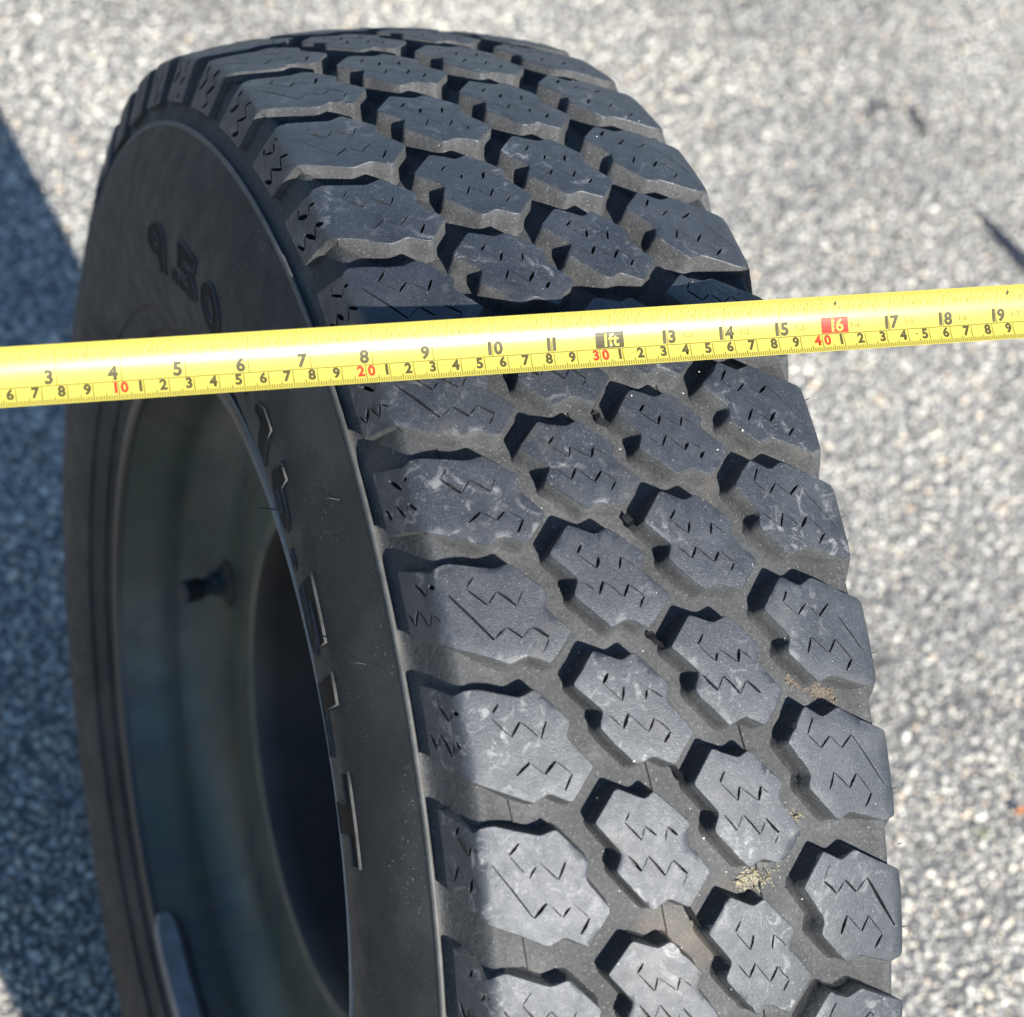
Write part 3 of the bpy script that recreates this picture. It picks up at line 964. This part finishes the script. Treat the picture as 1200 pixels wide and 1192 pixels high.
def crumbs(name, label, cat, mat, n, fx, fth, r0, r1, seed):
    J = np.random.default_rng(seed); V, F = [], []
    for q in range(n):
        t = J.random(); x = fx(t)+J.normal(0, .0013)*(1.8 if q % 4 == 0 else 1); th = fth(t)+J.normal(0, .20)*(1.9 if q % 4 == 0 else 1)
        r = J.uniform(r0, r1)
        c = ring_xyz(np.array(x), np.array(R-CR*x*x-GD+r*.15), np.array(math.radians(th))); b = len(V)
        V += [c+np.array(v)*r*J.uniform(.5, 1.6) for v in ((1, 0, 0), (-1, 0, 0), (0, 1, 0), (0, -1, 0), (0, 0, 1), (0, 0, -1))]
        F += [tuple(b+i for i in f) for f in ((0, 2, 4), (2, 1, 4), (1, 3, 4), (3, 0, 4), (2, 0, 5), (1, 2, 5), (3, 1, 5), (0, 3, 5))]
    o = mesh_obj(name, V, F, mat, None, None, False)
    tag(o, label, cat); o['kind'] = 'stuff'
crumbs('dried_mud', 'tan crumbs of dried mud in a groove between the right tread rows', 'dried mud', M_MUD, 620,
       lambda t: .0535+.020*t, lambda t: 58.5+1.9*t, .0002, .0009, 21)
crumbs('caked_dirt', 'pale dry dirt caked above a lug low in the third tread row', 'dirt', M_DIRT, 420,
       lambda t: .0175+.016*t, lambda t: 70.45+.15*math.sin(t*9), .0002, .0009, 22)
crumbs('groove_dust', 'pale dusty grains strewn down the groove beside the lower right lugs', 'dust', M_DIRT, 420,
       lambda t: .0470-.010*t, lambda t: 66.6+3.2*t, .00012, .0004, 23)
grit()
# strip coloured dark for a shadow, twig, leaf and weed on the pavement right of the tyre
def shadow_streak():
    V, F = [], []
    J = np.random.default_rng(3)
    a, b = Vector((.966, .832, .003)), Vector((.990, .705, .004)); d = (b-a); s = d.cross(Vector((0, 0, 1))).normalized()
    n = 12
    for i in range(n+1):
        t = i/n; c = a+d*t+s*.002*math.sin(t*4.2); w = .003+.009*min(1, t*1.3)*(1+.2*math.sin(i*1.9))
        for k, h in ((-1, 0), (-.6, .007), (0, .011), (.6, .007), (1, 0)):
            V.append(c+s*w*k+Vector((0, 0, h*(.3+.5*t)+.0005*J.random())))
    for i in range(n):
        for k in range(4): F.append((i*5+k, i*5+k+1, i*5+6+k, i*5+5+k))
    o = mesh_obj('shadow_strip', V, F, M_SHADOW, None, None, True)
    tag(o, 'dark narrow strip standing in for a shadow at the right pavement edge', 'shadow')
shadow_streak()
def ground_tube(name, pts, rad, mat, label, cat):
    o = tube(name, pts, rad, mat, None, 7); tag(o, label, cat)
ground_tube('curved_twig', [(.905, .985, .004), (.925, 1.003, .006), (.950, 1.008, .006), (.972, .998, .005), (.965, .975, .007), (.968, .955, .004)],
            [.0008, .0018, .0015, .0012, .0032, .0012], M_TWIG, 'small dark curled twig lying on pale pavement beyond the tyre', 'twig')
def leaf():
    c = Vector((.630, .122, .004)); V = []; F = []
    for i in range(7):
        t = i/6; w = .0036*math.sin(math.pi*min(1, t*.95+.04))
        for k in (-1, 0, 1): V.append(c+Vector((.013*t, w*k+.003*t, .003*math.sin(t*3)+.0015*abs(k))))
    for i in range(6):
        for k in range(2): F.append((i*3+k, i*3+k+1, i*3+4+k, i*3+3+k))
    tag(mesh_obj('fallen_leaf', V, F, M_LEAF, None, None, True), 'tiny orange leaf on the pavement at lower right', 'leaf')
leaf()
def weed():
    J = np.random.default_rng(4); V, F = [], []
    for q in range(14):
        c = Vector((.5955+J.normal(0, .003), .1123+J.normal(0, .003), .002)); a = J.uniform(0, 6.28); d = Vector((math.cos(a), math.sin(a), J.uniform(.3, .9))).normalized()
        s = d.cross(Vector((0, 0, 1))).normalized()*.0010; l = J.uniform(.003, .006); b = len(V)
        V += [c, c+d*l*.5+s, c+d*l, c+d*l*.5-s]; F.append((b, b+1, b+2, b+3))
    tag(mesh_obj('tiny_weed', V, F, M_WEED, None, None, False), 'tiny green weed sprouting between stones near the lower right edge', 'weed')
weed()
